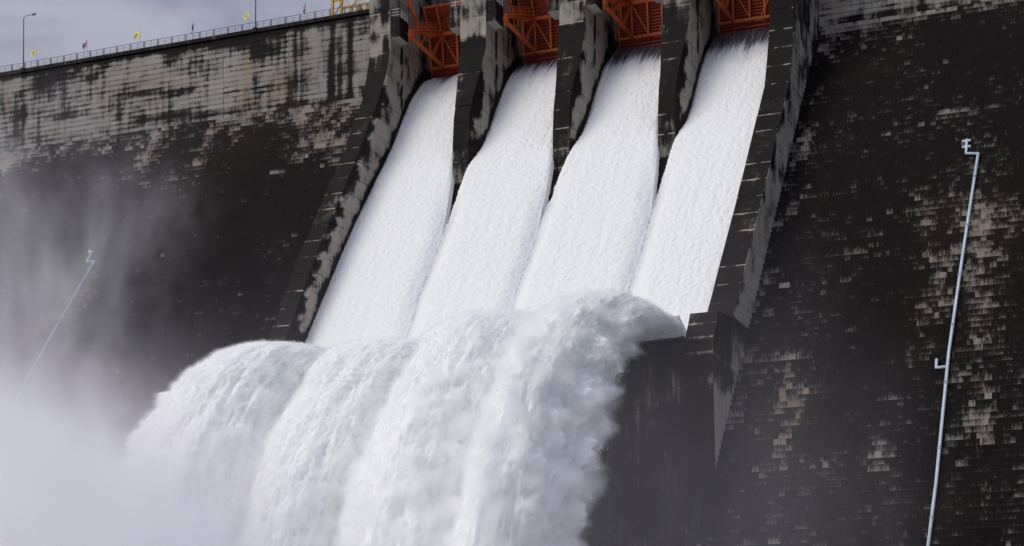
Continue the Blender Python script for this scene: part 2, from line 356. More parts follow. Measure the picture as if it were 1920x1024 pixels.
# dam body behind the facing blocks
def body(x0, x1):
    e = .9
    pr = [(YW + .35, ZC - .6), (YW + .35, ZK), (YW + e - KS * (ZK + 3) + 1.3, -3), (285, -3), (285, ZC - .6)]
    b = MB(); v = [(x, y, z) for x in (x0, x1) for y, z in pr]; n = len(pr)
    b.add(v, [(i, (i + 1) % n, n + (i + 1) % n, n + i) for i in range(n)] + [tuple(range(n - 1, -1, -1)), tuple(range(n, 2 * n))], (.05, .1, .5))
    return under_dam(b.build('dam_body', M['core']))
body(-260, -101.2); body(-50.8, 60)
def in_frame(x, y, z, pad=30):
    c, s = math.cos(.388144), math.sin(.388144)
    r = x * c + y * s; d = -x * s + y * c
    u = 960 + 3432.6 * r / d; v = 1421.2 - 3432.6 * (z - 5) / d
    return u, v, d
BS = {}
def unit_block():
    b = MB(); b.box(-.5, .5, 0, 1.0, 0, 1.0); return b.mesh('concrete_block', M['block_obj'])
ub = unit_block()
blocks = []
for side, (x0, x1) in (('L', (-200, -102.9)), ('R', (-49.06, -4))):
    row = 0; z = ZK - HB
    while z > 14:
        yface = YW - KS * (ZK - z) + KS * HB * .5 + random.uniform(-.05, .05)
        x = x0 + (random.random() * .6 if side == 'L' else 0); 
        if side == 'R': x = x0 - random.random() * .4
        while x < x1:
            w = WB * random.choice((.8, 1, 1, 1, 1.25, 2.0)) * random.uniform(.9, 1.1)
            xe = min(x + w, x1) if side == 'L' else x + w
            u, v, d = in_frame((x + xe) / 2, yface, z)
            if -40 < u < 1960 and v < 1060 and xe - x > .12: blocks.append((x, xe, yface + random.uniform(-.012, .012), z, d, u, v))
            x = xe
        z -= HB; row += 1
ba = np.array(blocks); tc_, tw_ = step_tone((ba[:, 0] + ba[:, 1]) / 2, ba[:, 3])
tc_ = tc_ + rng.normal(0, .13, len(ba)) + (rng.random(len(ba)) < .008) * .28 - .12 * ((ba[:, 0] < -100) & (ba[:, 3] < 82))
tr_ = rng.random(len(ba))
vis = [i for i in range(len(ba)) if 0 < ba[i, 5] < 1920 and 0 < ba[i, 6] < 1010 and ba[i, 5] > 1400]
vis.sort(key=lambda i: ba[i, 4] / max(.4, ba[i, 1] - ba[i, 0]) ** .5)
single = set(vis[:296])
mb = MB(); G = .010; GZ = .038
for i, (x, xe, y, z, d, u, v) in enumerate(blocks):
    tone = (tc_[i], max(0, tw_[i]), tr_[i])
    if i in single:
        o = bpy.data.objects.new('concrete_block', ub); COL.objects.link(o)
        o.location = (( x + xe) / 2, y, z + GZ); o.scale = (xe - x - 2 * G, 1.1, HB - 2 * GZ)
        o.color = (max(0, tone[0]), tone[1], tone[2], 1); under_dam(o)
    else:
        mb.box(x + G, xe - G, y, y + 1.1, z + GZ, z + HB - GZ, tone)
tag(under_dam(mb.build('step_blocks', M['block'])), kind='stuff')

# upper vertical wall: courses of cast panels
def wall_tone(x, z):
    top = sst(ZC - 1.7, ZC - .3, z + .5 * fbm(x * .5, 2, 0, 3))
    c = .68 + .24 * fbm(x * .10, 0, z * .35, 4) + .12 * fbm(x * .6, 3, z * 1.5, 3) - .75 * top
    w = np.clip(.12 + .35 * fbm(x * .06, 4, z * .12, 3), 0, 1)
    k = np.abs(((ZK - z) / HB) % 1)                       # grime gathers under each lift joint
    c = c - .28 * (np.minimum(k, 1 - k) < .14) * (.6 + fbm(x * .3, 8, z * .9, 3))
    for px, pz, rx, rz, cl, wm in WPATCH:
        g = np.exp(-(((x - px) / rx) ** 2 + ((z - pz) / rz) ** 2) ** 1.5); c = c + cl * g; w = w + wm * g
    col = fbm(x * 1.1, 11, z * .04, 3)                       # long vertical runs
    near = sst(-122, -119, x) if True else 0
    near = np.where(x > -60, 0, near)
    c = c - .55 * near * sst(.10, .42, col) - .22 * (1 - near) * sst(.25, .6, col)
    return c, w
WPATCH = [
 (-130.8, 103.4, 3.77, 1.61, -0.5, 0), (-127.0, 102.1, 2.49, 2.18, -0.35, 0), (-124.9, 101.4, 2.48, 1.81, -0.3, 0), (-120.0, 102.8, 3.25, 1.44, 0.05, 0.1),
 (-144.5, 98.0, 2.62, 0.45, -0.5, 0), (-138.9, 97.5, 3.43, 0.59, -0.4, 0), (-157.1, 96.6, 2.72, 0.76, -0.35, 0), (-166.3, 97.5, 0.56, 3.08, -0.4, 0),
 (-164.9, 97.7, 0.46, 1.54, -0.5, 0), (-161.6, 101.1, 3.68, 1.53, -0.22, 0), (-160.2, 102.4, 4.56, 0.76, -0.3, 0), (-127.8, 99.7, 1.34, 2.18, 0.1, 0.8),
 (-128.0, 95.0, 0.83, 2.18, 0.0, 1.6), (-128.5, 93.6, 1.50, 0.88, -0.1, 1.5), (-123.3, 95.8, 1.80, 2.17, 0.1, 0.9), (-121.4, 94.4, 0.73, 3.60, -0.35, 1.3),
 (-125.8, 94.3, 1.65, 1.02, -0.1, 0.2), (-167.7, 103.1, 0.38, 6.17, 0.1, 0.6), (-151.6, 98.5, 0.36, 3.77, 0.1, 0.6), (-141.3, 96.4, 0.35, 4.45, 0.05, 0.6),
 (-140.2, 102.5, 1.04, 1.63, -0.5, 0), (-116.8, 94.5, 7.19, 1.43, 0.12, 0.1), (-133.3, 98.2, 8.38, 2.93, 0.08, 0), (-146.3, 100.8, 10.42, 2.99, 0.06, 0),
 (-153.4, 101.1, 1.08, 0.76, -0.45, 0), (-126.6, 97.3, 0.83, 1.01, -0.3, 0), (-121.2, 93.0, 2.45, 0.72, -0.4, 0.5), (-115.1, 92.8, 4.78, 0.57, -0.25, 0.3),
 (-141.9, 94.2, 5.19, 0.60, -0.3, 0), (-133.3, 93.6, 4.22, 0.59, -0.3, 0.0), (-47.5, 94.5, 1.03, 2.56, 0.1, 0.4), (-45.9, 92.4, 1.91, 1.28, -0.5, 0),
 (-41.8, 93.0, 3.77, 0.51, -0.3, 0), (-32.5, 92.8, 3.64, 0.49, -0.3, 0),
]
def wall_panel(x0, x1, z0, z1, off):
    nx = max(2, int((x1 - x0) / .5) + 1); nz = max(3, int((z1 - z0) / .18) + 1)
    xs = np.linspace(x0 + .02, x1 - .02, nx); zs = np.linspace(z0 + .018, z1 - .018, nz)
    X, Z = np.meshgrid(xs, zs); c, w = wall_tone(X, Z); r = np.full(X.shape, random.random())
    b = MB(); y = YW + off
    v = np.stack([X, np.full(X.shape, y), Z], -1).reshape(-1, 3); t = np.stack([c, np.clip(w, 0, 1), r], -1).reshape(-1, 3)
    f = [(j * nx + i, j * nx + i + 1, (j + 1) * nx + i + 1, (j + 1) * nx + i) for j in range(nz - 1) for i in range(nx - 1)]
    b.add(v, f, t)
    a, bb, cc, dd = xs[0], xs[-1], zs[0], zs[-1]
    b.add([(a, y, cc), (bb, y, cc), (bb, y, dd), (a, y, dd), (a, y + .6, cc), (bb, y + .6, cc), (bb, y + .6, dd), (a, y + .6, dd)],
          [(0, 4, 5, 1), (1, 5, 6, 2), (2, 6, 7, 3), (3, 7, 4, 0)], (.2, .1, .5))
    return under_dam(b.build('wall_panel', M['wall']))
JL = [-177.0, -167.5, -158.9, -150.3, -141.4, -131.7, -121.55]
for j in range(len(JL) - 1):
    z = ZK
    while z < ZC - .6:
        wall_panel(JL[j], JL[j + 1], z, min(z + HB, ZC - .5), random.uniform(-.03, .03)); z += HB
z = ZK
for h in (1.5, 2.3, 2.4, 2.4, 2.4):
    for xa, xb in ((-121.55, -112.2), (-112.2, -102.6)):
        wall_panel(xa, xb, z, min(z + h, ZC - .5), random.uniform(-.02, .02))
    z += h
for xa, xb in ((-49.4, -39.5), (-39.5, -27.0), (-27.0, -14.5)):
    z = ZK
    while z < ZC - .6:
        wall_panel(xa, xb, z, min(z + HB, ZC - .5), random.uniform(-.03, .03)); z += HB
# plain continuations beyond the picture
for xa, xb in ((-260, -177), (-14.5, 60)):
    b = MB(); b.box(xa, xb, YW, YW + .6, ZK, ZC - .5, (.75, .1, .4)); under_dam(b.build('wall_panel', M['wall']))
# coping and deck
for xa, xb in ((-260, -102.6), (-49.4, 60)):
    b = MB(); b.box(xa, xb, YW - .28, 229, ZC - .5, ZC, (.22, .1, .5)); under_dam(b.build('coping', M['wall']))

# ------------------------------------------------------------------ piers
def prof(pts, z):
    zs = [p[1] for p in pts][::-1]; ys = [p[0] for p in pts][::-1]
    return float(np.interp(z, zs, ys))
PL = [(204.7, 112), (204.7, 92.6), (204.3, 91), (202.6, 86.2), (197.3, 78), (186.6, 63), (179.3, 51.6)]
PR = [(204.7, 112), (204.7, 88.5), (203.6, 84.5), (202.4, 81), (190.4, 64.6), (179.2, 50.0)]
PM = [(204.7, 112), (204.7, 91.5), (203.2, 87.5), (201.2, 82), (200.9, 79), (200.9, 66)]
WS = [(216.5, 93.3), (214.6, 92.6), (212.8, 91.2), (210.6, 89.0), (207.6, 84.9), (205.2, 81.4), (202.6, 78.2), (200.0, 75.2), (191.6, 64.1), (182.8, 52.1)]
def water_z(y): return np.interp(y, [p[0] for p in WS][::-1], [p[1] for p in WS][::-1])
def pier_tone(face, x, y, z, k, lift, la=1.0, lo=0.0):
    n = fbm(x * .35, y * .35, z * .35, 4); n2 = fbm(x * 1.2 + 5, y * 1.2, z * .3, 3); zl = lift
    edge = np.exp(-((z - zl + .08) / (.075 + .05 * np.clip(n2, -.5, 1))) ** 2)
    if face == 'front':
        up = sst(92.2, 93.2, z + .5 * n)
        base = .08 + .26 * n + .50 * up
        if k in (1, 2, 3): base = base + .33 * sst(79.5, 77, z)
        band = np.exp(-((x - (XR[k] - .55)) / .5) ** 2) if k == 0 else 0
        c = base + lo - .35 * band * up + (.50 if k in (0, 4) else .36) * la * edge * (1.3 * n2 + .85) + .25 * up * n2; w = .25 + .3 * edge + 0 * x + (.25 if k in (0, 4) else 0) * (z < 86)
    elif face == 'side':
        c = .76 + .38 * n + .12 * n2 + 0 * x
        fr = prof(PL if k == 0 else PR if k == 4 else PM, 0) 
        yf = np.interp(z, [p[1] for p in (PL if k == 0 else PR if k == 4 else PM)][::-1], [p[0] for p in (PL if k == 0 else PR if k == 4 else PM)][::-1])
        dist = y - yf
        if k != 4:
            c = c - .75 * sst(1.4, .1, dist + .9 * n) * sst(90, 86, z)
            wet = sst(1.5, .3, (z - water_z(y)) + .5 * n)
            c = c - .75 * wet
            c = c - 1.1 * np.exp(-((y - 207.95 - .05 * n2) / .17) ** 2) * (z < 94.5)  # shade of an unmodelled recessed slot, painted into the tone as a dark strip
            c = c - .42 * sst(211.0, 214, y + .8 * n2) * sst(-.1, .35, fbm(y * .9, 2, z * .05, 3) + .15)
            w = .25 + .5 * wet + .25 * n
        else:
            c = .60 + .42 * n - .30 * sst(1.2, .1, dist + n) + .15 * sst(85, 60, z) - .30 * sst(82, 92, z) * sst(-.15, .3, n2)
            w = .12 + .1 * n
        c = c - .10 * edge
    else: c = .15 + .1 * n; w = .2 + 0 * x
    return c, w
def pier(k, lifts):
    root = empty('pier', (XR[k] - 1.5, 205, 0)); under_dam(root)
    root['label'] = ['leftmost spillway pier running down as the left chute wall', 'second spillway pier from the left', 'middle spillway pier', 'fourth spillway pier from the left', 'rightmost spillway pier running down as the right chute wall'][k]
    PI = Matrix.Translation(-Vector(root.location)) 
    xl, xr = XL[k], XR[k]; P = PL if k == 0 else PR if k == 4 else PM
    for a, bz in zip(lifts[:-1], lifts[1:]):     # a top, bz bottom
        b = MB(); nz = max(2, int((a - bz) / .28) + 1); zs = np.unique(np.r_[np.linspace(bz + .015, a - .015, nz), a - .06, a - .11, a - .17, a - .24])
        nz = len(zs)
        led = random.uniform(-.07, .07); la = random.choice((.35, .7, 1.0, 1.25, 1.7)); lo = random.uniform(-.06, .10)
        def outline(z):
            yf = prof(P, z) + led
            if k in (1, 2, 3):
                t = float(sst(92.0, 82.0, z)); xc = (xl + xr) / 2; hw = (xr - xl) / 2
                hf = hw * (1 - t) + 1.03 * t; ch = .02 + 2.0 * t
                return [(xl, 224), (xl, yf + ch), (xc - hf, yf), (xc + hf, yf), (xr, yf + ch), (xr, 224)]
            t = float(sst(91.5, 85.0, z)) if k == 0 else 0; 
            if k == 0: t *= .55
            return [(xl, 224), (xl, yf + .02), (xl + .02, yf), (xr - .05 - 1.0 * t, yf), (xr, yf + .05 + 1.0 * t), (xr, 224)]
        names = ['side', 'side', 'front', 'side' if k else 'side', 'side']
        for e in range(5):
            nm = ['inner', 'inner', 'front', 'side', 'side'][e]
            L0 = outline((a + bz) / 2); ln = math.dist(L0[e], L0[e + 1]); nu = max(2, int(min(ln, 22) / .45) + 1)
            us = np.linspace(0, 1, nu)
            V = np.zeros((nz, nu, 3))
            for j, z in enumerate(zs):
                o_ = outline(z); p, q = o_[e], o_[e + 1]
                V[j, :, 0] = p[0] + (q[0] - p[0]) * us; V[j, :, 1] = p[1] + (q[1] - p[1]) * us; V[j, :, 2] = z
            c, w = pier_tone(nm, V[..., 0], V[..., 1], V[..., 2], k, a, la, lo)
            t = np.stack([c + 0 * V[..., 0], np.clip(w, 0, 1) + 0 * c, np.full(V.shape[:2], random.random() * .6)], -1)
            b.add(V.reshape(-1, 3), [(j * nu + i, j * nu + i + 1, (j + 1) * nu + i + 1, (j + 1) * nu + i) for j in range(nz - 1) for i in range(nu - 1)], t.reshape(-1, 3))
        for z in (zs[0], zs[-1]):
            o_ = outline(z); b.add([(x, y, z) for x, y in o_], [tuple(range(6))], (.25, .2, .3))
        ob = b.build('concrete_lift', M['pier']); ob.parent = root; ob.matrix_parent_inverse = PI @ Matrix.Identity(4)
    return root
def lift_levels(top, bot, h=2.3, ph=0):
    z = top; L = [z]
    while z - h > bot + .6: z -= h; L.append(z)
    L.append(bot); return L
LZ = [112, 107, 102.3, 100, 97.7, 95.2, 92.75]
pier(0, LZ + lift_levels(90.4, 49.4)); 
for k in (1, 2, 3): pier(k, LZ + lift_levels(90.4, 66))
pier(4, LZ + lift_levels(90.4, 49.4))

# end blocks of the chute walls and the flip bucket body
def prism(name, x0, x1, poly, mat, tonef, root=None, nz=40):
    """poly: closed (y, z) outline extruded along x; tonef(face, x, y, z) gives clean, warm"""
    b = MB()
    for i in range(len(poly)):
        p, q = poly[i], poly[(i + 1) % len(poly)]; ln = math.dist(p, q); n1 = max(2, int(ln / (.12 if ln < 6 else .4)) + 1); n2 = max(2, int((x1 - x0) / .6) + 1)
        U, W_ = np.meshgrid(np.linspace(0, 1, n1), np.linspace(x0, x1, n2), indexing='ij')
        V = np.stack([W_, p[0] + (q[0] - p[0]) * U, p[1] + (q[1] - p[1]) * U], -1)
        c, w = tonef('front', V[..., 0], V[..., 1], V[..., 2]); t = np.stack([c, np.clip(w, 0, 1), 0 * c + .3], -1)
        b.add(V.reshape(-1, 3), [(j * n2 + i2, j * n2 + i2 + 1, (j + 1) * n2 + i2 + 1, (j + 1) * n2 + i2) for j in range(n1 - 1) for i2 in range(n2 - 1)], t.reshape(-1, 3))
    # ends: rows of quads between the outline's left and right y at each z
    zs = np.linspace(min(p[1] for p in poly), max(p[1] for p in poly), nz * 2)
    def span(z):
        ys = []
        for i in range(len(poly)):
            (y0, z0), (y1, z1) = poly[i], poly[(i + 1) % len(poly)]
            if (z0 - z) * (z1 - z) <= 0 and z0 != z1: ys.append(y0 + (y1 - y0) * (z - z0) / (z1 - z0))
        return min(ys), max(ys)
    for x in (x0, x1):
        nu = 30; V = np.zeros((len(zs), nu, 3))
        for j, z in enumerate(zs):
            zz = min(max(z, zs[0] + 1e-3), zs[-1] - 1e-3); a_, b_ = span(zz)
            V[j, :, 0] = x; V[j, :, 1] = np.linspace(a_, b_, nu); V[j, :, 2] = z
        c, w = tonef('side', V[..., 0], V[..., 1], V[..., 2]); t = np.stack([c, np.clip(w, 0, 1), 0 * c + .3], -1)
        b.add(V.reshape(-1, 3), [(j * nu + i2, j * nu + i2 + 1, (j + 1) * nu + i2 + 1, (j + 1) * nu + i2) for j in range(len(zs) - 1) for i2 in range(nu - 1)], t.reshape(-1, 3))
    return under_dam(b.build(name, mat))
def end_tone(face, x, y, z):
    n = fbm(x * .4, y * .4, z * .4, 4); n2 = fbm(x * 1.5, y * 1.5, z * .2, 3)
    if face == 'front':
        lz = (49.0 - z) / 1.55; e = np.exp(-(np.abs(lz - np.round(lz)) * 1.55 / .12) ** 2) * (z > 43) * (z < 48)
        c = .17 + .25 * n + .40 * e + .42 * np.exp(-((z - 41.3) / 1.2) ** 2) * sst(-51.0, -50.0, x) - .12 * (z < 44); w = .30 + .25 * e
    else:
        c = .16 + .10 * n + .66 * sst(42.5, 40.5, z + .9 * n2 + .0 * y) + .40 * sst(177.5, 179, y) * sst(50, 46, z); w = .12 + 0 * z
        c = c + .20 * np.exp(-((z - 44.2) / .25) ** 2)
    return c, w
for xa, xb in ((-102.9, -100.03), (-51.93, -49.06)):
    prism('end_block', xa, xb, [(180.3, 49.4), (179.6, 49.1), (173.3, 48.7), (171.45, 45.6), (171.4, 43.2), (172.3, 33), (174.0, 12), (190, 12), (190, 49.4)], M['pier'], end_tone)
def bucket_tone(face, x, y, z):
    n = fbm(x * .25, y * .3, z * .25, 4)
    lz = (45 - z) / 3.1; e = np.exp(-(np.abs(lz - np.round(lz)) * 3.1 / .08) ** 2)
    return .24 + .22 * n + .12 * fbm(x * 1.3, 4, z * .12, 3) + .10 * np.exp(-((z - 40) / 3) ** 2) - .15 * e + .0 * y, .30 + .2 * n
# bucket: floor of the chute ending in a raised lip
FL = [(y + 1.2, z - .9) for y, z in WS if y < 214]   # concrete floor under the water
FL = [(218.5, 92.0), (216.3, 91.6)] + FL[:-1] + [(183.6, 50.9), (181.0, 47.4), (178.6, 45.0), (176.3, 43.9), (174.0, 44.2), (171.55, 45.6)]
poly = FL + [(171.5, 43), (172.4, 33), (174.1, 12), (225, 12), (225, 92.0)]
def chute(x0, x1):
    b = MB(); v = [(x, y, z) for x in (x0, x1) for y, z in poly]; n = len(poly)
    nx = 30; xs = np.linspace(x0, x1, nx)
    P2 = []
    for i in range(n):
        (y0, z0), (y1, z1) = poly[i], poly[(i + 1) % n]; m_ = max(1, int(math.dist((y0, z0), (y1, z1)) / .8))
        for j in range(m_): P2.append((y0 + (y1 - y0) * j / m_, z0 + (z1 - z0) * j / m_))
    P2 = np.array(P2 + [P2[0]])
    V = np.zeros((len(P2), nx, 3)); V[..., 0] = xs; V[..., 1] = P2[:, None, 0]; V[..., 2] = P2[:, None, 1]
    c, w = bucket_tone('', V[..., 0], V[..., 1], V[..., 2]); w = w + .35 * (V[..., 1] > 185)
    b.add(V.reshape(-1, 3), [(j * nx + i, (j + 1) * nx + i, (j + 1) * nx + i + 1, j * nx + i + 1) for j in range(len(P2) - 1) for i in range(nx - 1)], np.stack([c, np.clip(w, 0, 1), 0 * c + .3], -1).reshape(-1, 3))
    return under_dam(b.build('spillway_chute', M['pier']))
chute(-100.03, -51.93)

# beams over the bays, hoist deck
for k in range(4):
    x0, x1 = XR[k], XL[k + 1]
    b = MB(); b.box(x0, x1, 216.9, 219.2, 102.7, 104.2, (.62, .2, .3)); b.box(x0, x1, 218.2, 223.9, 104.2, 106.5, (.5, .1, .3))
    under_dam(b.build('bridge_beam', M['pier']))
# bearing boxes beside the gates, with white guard rails
def rail_set(parent, x0, x1, y0, y1, z, h=1.0, mat='white'):
    b = MB()
    pts = [(x0, y1), (x0, y0), (x1, y0), (x1, y1)]
    for (xa, ya), (xb, yb) in zip(pts[:-1], pts[1:]):
        n = max(1, round(math.dist((xa, ya), (xb, yb)) / .75))
        for i in range(n + 1):
            x = xa + (xb - xa) * i / n; y = ya + (yb - ya) * i / n; b.bar((x, y, z), (x, y, z + h), .05)
        for zz in (z + h, z + h * .62, z + h * .28): b.bar((xa, ya, zz), (xb, yb, zz), .05)
    o = b.build('guard_rail', M[mat]); o.parent = parent; return o
for k in range(5):
    for sd in (0, 1):
        if (sd == 0 and k == 4) or (sd == 1 and k == 0): continue
        x0, x1 = (XR[k] - .02, XR[k] + 1.22) if sd == 0 else (XL[k] - 1.55, XL[k] + .02)
        root = empty('bearing_box', ((x0 + x1) / 2, 206, 94.4)); under_dam(root)
        b = MB(); zt = 96.95
        def bt(z): return .2
        v = [(x0, 204.8, 94.45), (x1, 204.8, 94.45), (x1, 207.35, 94.45), (x0, 207.35, 94.45), (x0, 204.8, zt), (x1, 204.8, zt), (x1, 207.35, zt), (x0, 207.35, zt)]
        b.add(v, [(0, 1, 5, 4), (1, 2, 6, 5), (2, 3, 7, 6), (3, 0, 4, 7), (4, 5, 6, 7)], [(.30 if q[2] < 96 else .12, .1, .3) if sd == 0 else (.42, .1, .3) for q in v])
        b.add(v[:4], [(0, 3, 2, 1)], (.95, .15, 0))
        ob = b.build('box_body', M['pier']); ob.parent = root; ob.matrix_parent_inverse = Matrix.Translation(-root.location)
        r = rail_set(root, x0 + .08, x1 - .08, 204.9, 207.2, zt, 1.0); r.matrix_parent_inverse = Matrix.Translation(-root.location)

# ------------------------------------------------------------------ radial gates
GLAB = ['leftmost orange steel radial gate in the first spillway bay', 'second orange steel radial gate from the left with walkway', 'third orange steel radial gate from the left', 'rightmost orange steel radial gate in the fourth spillway bay']
def make_gate(x0, x1):
    root = empty('radial_gate', (x0, 207.7, 95.6)); r0 = Vector(root.location)
    def put(b, name, mat, parent=root, smooth=False):
        o = b.build(name, M[mat]); o.parent = parent; o.matrix_parent_inverse = Matrix.Translation(-r0); return o
    Rg = 9.0; cy, cz = 207.7, 95.5
    def arc(z): return cy + math.sqrt(max(0, Rg * Rg - (z - cz) ** 2))
    zb, zt = 93.0, 101.7; a0, a1 = x0 + .12, x1 - .12
    zs = np.linspace(zb, zt, 22)
    b = MB(); v = []; f = []
    for i, z in enumerate(zs):
        y = arc(z) + .35
        v += [(a0, y, z), (a1, y, z), (a0, y + .1, z), (a1, y + .1, z)]
        if i: p = 4 * (i - 1); q = 4 * i; f += [(p, p + 1, q + 1, q), (p + 3, p + 2, q + 2, q + 3), (p + 2, p, q, q + 2), (p + 1, p + 3, q + 3, q + 1)]
    f += [(0, 2, 3, 1), (4 * 21, 4 * 21 + 1, 4 * 21 + 3, 4 * 21 + 2)]
    b.add(v, f); put(b, 'skin_plate', 'redgate')
    for z in list(np.arange(94.95, 98.2, .385)) + list(np.arange(99.05, 101.4, .5)) + [93.35, 93.8]:
        b = MB(); y = arc(z); b.box(a0 + .03, a1 - .03, y + .12, y + .36, z - .025, z + .025); b.box(a0 + .03, a1 - .03, y + .10, y + .13, z - .09, z + .07); put(b, 'rib', 'redgate')
    for z, h in ((94.55, .30), (98.65, .42), (101.62, .22)):
        b = MB(); y = arc(z) - .35; b.box(a0, a1, y - .02, y + .04, z - h / 2, z + h / 2); b.box(a0, a1, y, y + .5, z - .03, z + .03)
        put(b, 'main_beam', 'orange')
    xs = [x0 + 2.0, x0 + 4.05, x1 - 4.05 + .45, x1 - 2.0]
    for x in [x0 + .25] + xs + [x1 - .25]:
        b = MB()
        for za, zc_ in ((94.4, 98.6), (98.7, 101.7)):
            b.bar((x, arc(za) - .25, za), (x, arc(zc_) - .25, zc_), .20, .28)
        put(b, 'girder', 'orange')
    # small struts under the lower beam
    b = MB()
    for x in xs: b.bar((x, arc(94.5) - .3, 94.45), (x, arc(93.4) + .2, 93.5), .10)
    put(b, 'foot_strut', 'redgate')
    for sgn, xa, xb in ((1, x0 + 1.1, x0 + 2.0), (-1, x1 - .9, x1 - 2.0)):
        Tn = Vector((xa, cy, 95.75)); Lo = Vector((xb, arc(94.55) - .35, 94.55)); Up = Vector((xb, arc(98.6) - .4, 98.55)); Tu = Vector((xa, cy, 96.1))
        b = MB(); b.bar(Tn, Lo, .34, .36); put(b, 'arm', 'orange')
        b = MB(); b.bar(Tu, Up, .26, .34); put(b, 'arm', 'orange')
        b = MB(); b.tube([(xa - .5, cy, 95.9), (xa + .5, cy, 95.9)], .42, 14); b.bar((xa, cy - .3, 95.3), (xa, cy + .9, 96.3), .5, 1.0)
        put(b, 'trunnion', 'orange')
        b = MB(); lp = lambda t: Tn.lerp(Lo, t); up = lambda t: Tu.lerp(Up, t)
        b.bar(lp(.34), up(.30), .13); b.bar(lp(.34), up(.52), .13); b.bar(lp(.62), up(.60), .15); b.bar(lp(.64), Up, .12); b.bar(lp(.70), Up, .12)
        put(b, 'brace', 'orange')
        # in-plane bracing between the two main beams
        b = MB(); xo = xb + sgn * 2.05; b.bar((xb, Up.y, 98.5), (xo, Lo.y, 94.7), .12); b.bar((xb, Up.y, 98.6), (xb, Lo.y, 94.6), .22); put(b, 'brace', 'orange')
        # walkway with rails on the upper arm
        b = MB(); wx0, wx1 = (xa - .5, xa + .45) if sgn > 0 else (xa - .45, xa + .5)
        pa = Tu + Vector((0, .4, .35)); pb = Up + Vector((0, -.3, .3))
        b.bar(pa, pb, .9, .08); wk = put(b, 'walkway', 'orange')
        b = MB()
        for off in (-.45, .45):
            for i in range(8):
                p = pa.lerp(pb, i / 7) + Vector((off, 0, 0)); b.bar(p, p + Vector((0, 0, 1.0)), .05)
            for hh in (.5, 1.0): b.bar(pa + Vector((off, 0, hh)), pb + Vector((off, 0, hh)), .05)
        put(b, 'walkway_rail', 'orange')
        # hoist cylinder
        b = MB(); e1 = Vector((xa - sgn * .1, 213.0, 96.9)); e0 = Vector((xa - sgn * .35, 206.2, 101.6)); 
        b.tube([e0, e0.lerp(e1, .62)], .26, 12); b.tube([e0.lerp(e1, .6), e1], .12, 10); put(b, 'hoist_cylinder', 'orange')
    return root
def copy_tree(o, parent=None):
    c = o.copy(); COL.objects.link(c)
    if parent: c.parent = parent; c.matrix_parent_inverse = o.matrix_parent_inverse.copy()
    for ch in [x for x in bpy.data.objects if x.parent == o]: copy_tree(ch, c)
    return c
gates = [make_gate(XR[0], XL[1])]
for k in (1, 2, 3):
    src = gates[0]; kids = list(src.children); c = src.copy(); COL.objects.link(c); c.location.x += XR[k] - XR[0]
    for ch in kids:
        d = ch.copy(); COL.objects.link(d); d.parent = c; d.matrix_parent_inverse = ch.matrix_parent_inverse.copy()
    gates.append(c)
for g_, l in zip(gates, GLAB): tag(g_, l, 'spillway gate', 'radial gates in the spillway bays')

# ------------------------------------------------------------------ water on the chute
WF = WS + [(180.6, 49.6), (178.2, 47.3), (175.8, 46.3), (173.4, 46.3), (171.0, 47.2), (169.6, 47.7)]
wf = np.array(WF); seg = np.r_[0, np.cumsum(np.hypot(*np.diff(wf, axis=0).T))]
ds = .13; sN = np.arange(0, seg[-1], ds)
# smooth profile
def smooth_prof():
    y = np.interp(sN, seg, wf[:, 0]); z = np.interp(sN, seg, wf[:, 1]); kr = np.exp(-np.linspace(-2, 2, 25) ** 2); kr /= kr.sum()
    yp = np.convolve(np.pad(y, 12, mode='reflect', reflect_type='odd'), kr, 'valid'); zp = np.convolve(np.pad(z, 12, mode='reflect', reflect_type='odd'), kr, 'valid'); return yp, zp
py_, pz_ = smooth_prof(); ty, tz = np.gradient(py_), np.gradient(pz_); tl = np.hypot(ty, tz); ny_, nz_ = tz / tl, -ty / tl   # outward normal
if nz_.mean() < 0: ny_, nz_ = -ny_, -nz_
SEAM = [-100.03, -87.75, -75.65, -62.3, -51.93]
def bound(k, left, y, z):
    """x of a stream's edge as it runs down; k = bay"""
    idx = k if left else k + 1
    if left and k == 0: return np.full(y.shape, XR[0])
    if (not left) and k == 3: return np.full(y.shape, XL[4])
    wall = XR[idx] if left else XL[idx]
    mid = (XL[idx] + XR[idx]) / 2; sm = SEAM[idx] + .35 * np.sin(y * .35 + idx)*sst(190, 180, y) + .6 * sst(188, 175, y)
    nose = mid + (1.03 if left else -1.03)
    t1 = sst(203.6, 200.8, y); x = wall * (1 - t1) + nose * t1
    t2 = np.clip((200.6 - y) / (200.6 - 192.6), 0, 1) ** .85
    return np.where(y > 200.6, x, nose * (1 - t2) + sm * t2)
WLAB = ['white water sheet sliding down the leftmost bay beside the left chute wall', 'white water sheet in the second bay from the left', 'white water sheet in the third bay from the left', 'white water sheet in the rightmost bay beside the right chute wall']
DARK = [3.4, 4.2, 6.4, 7.4]
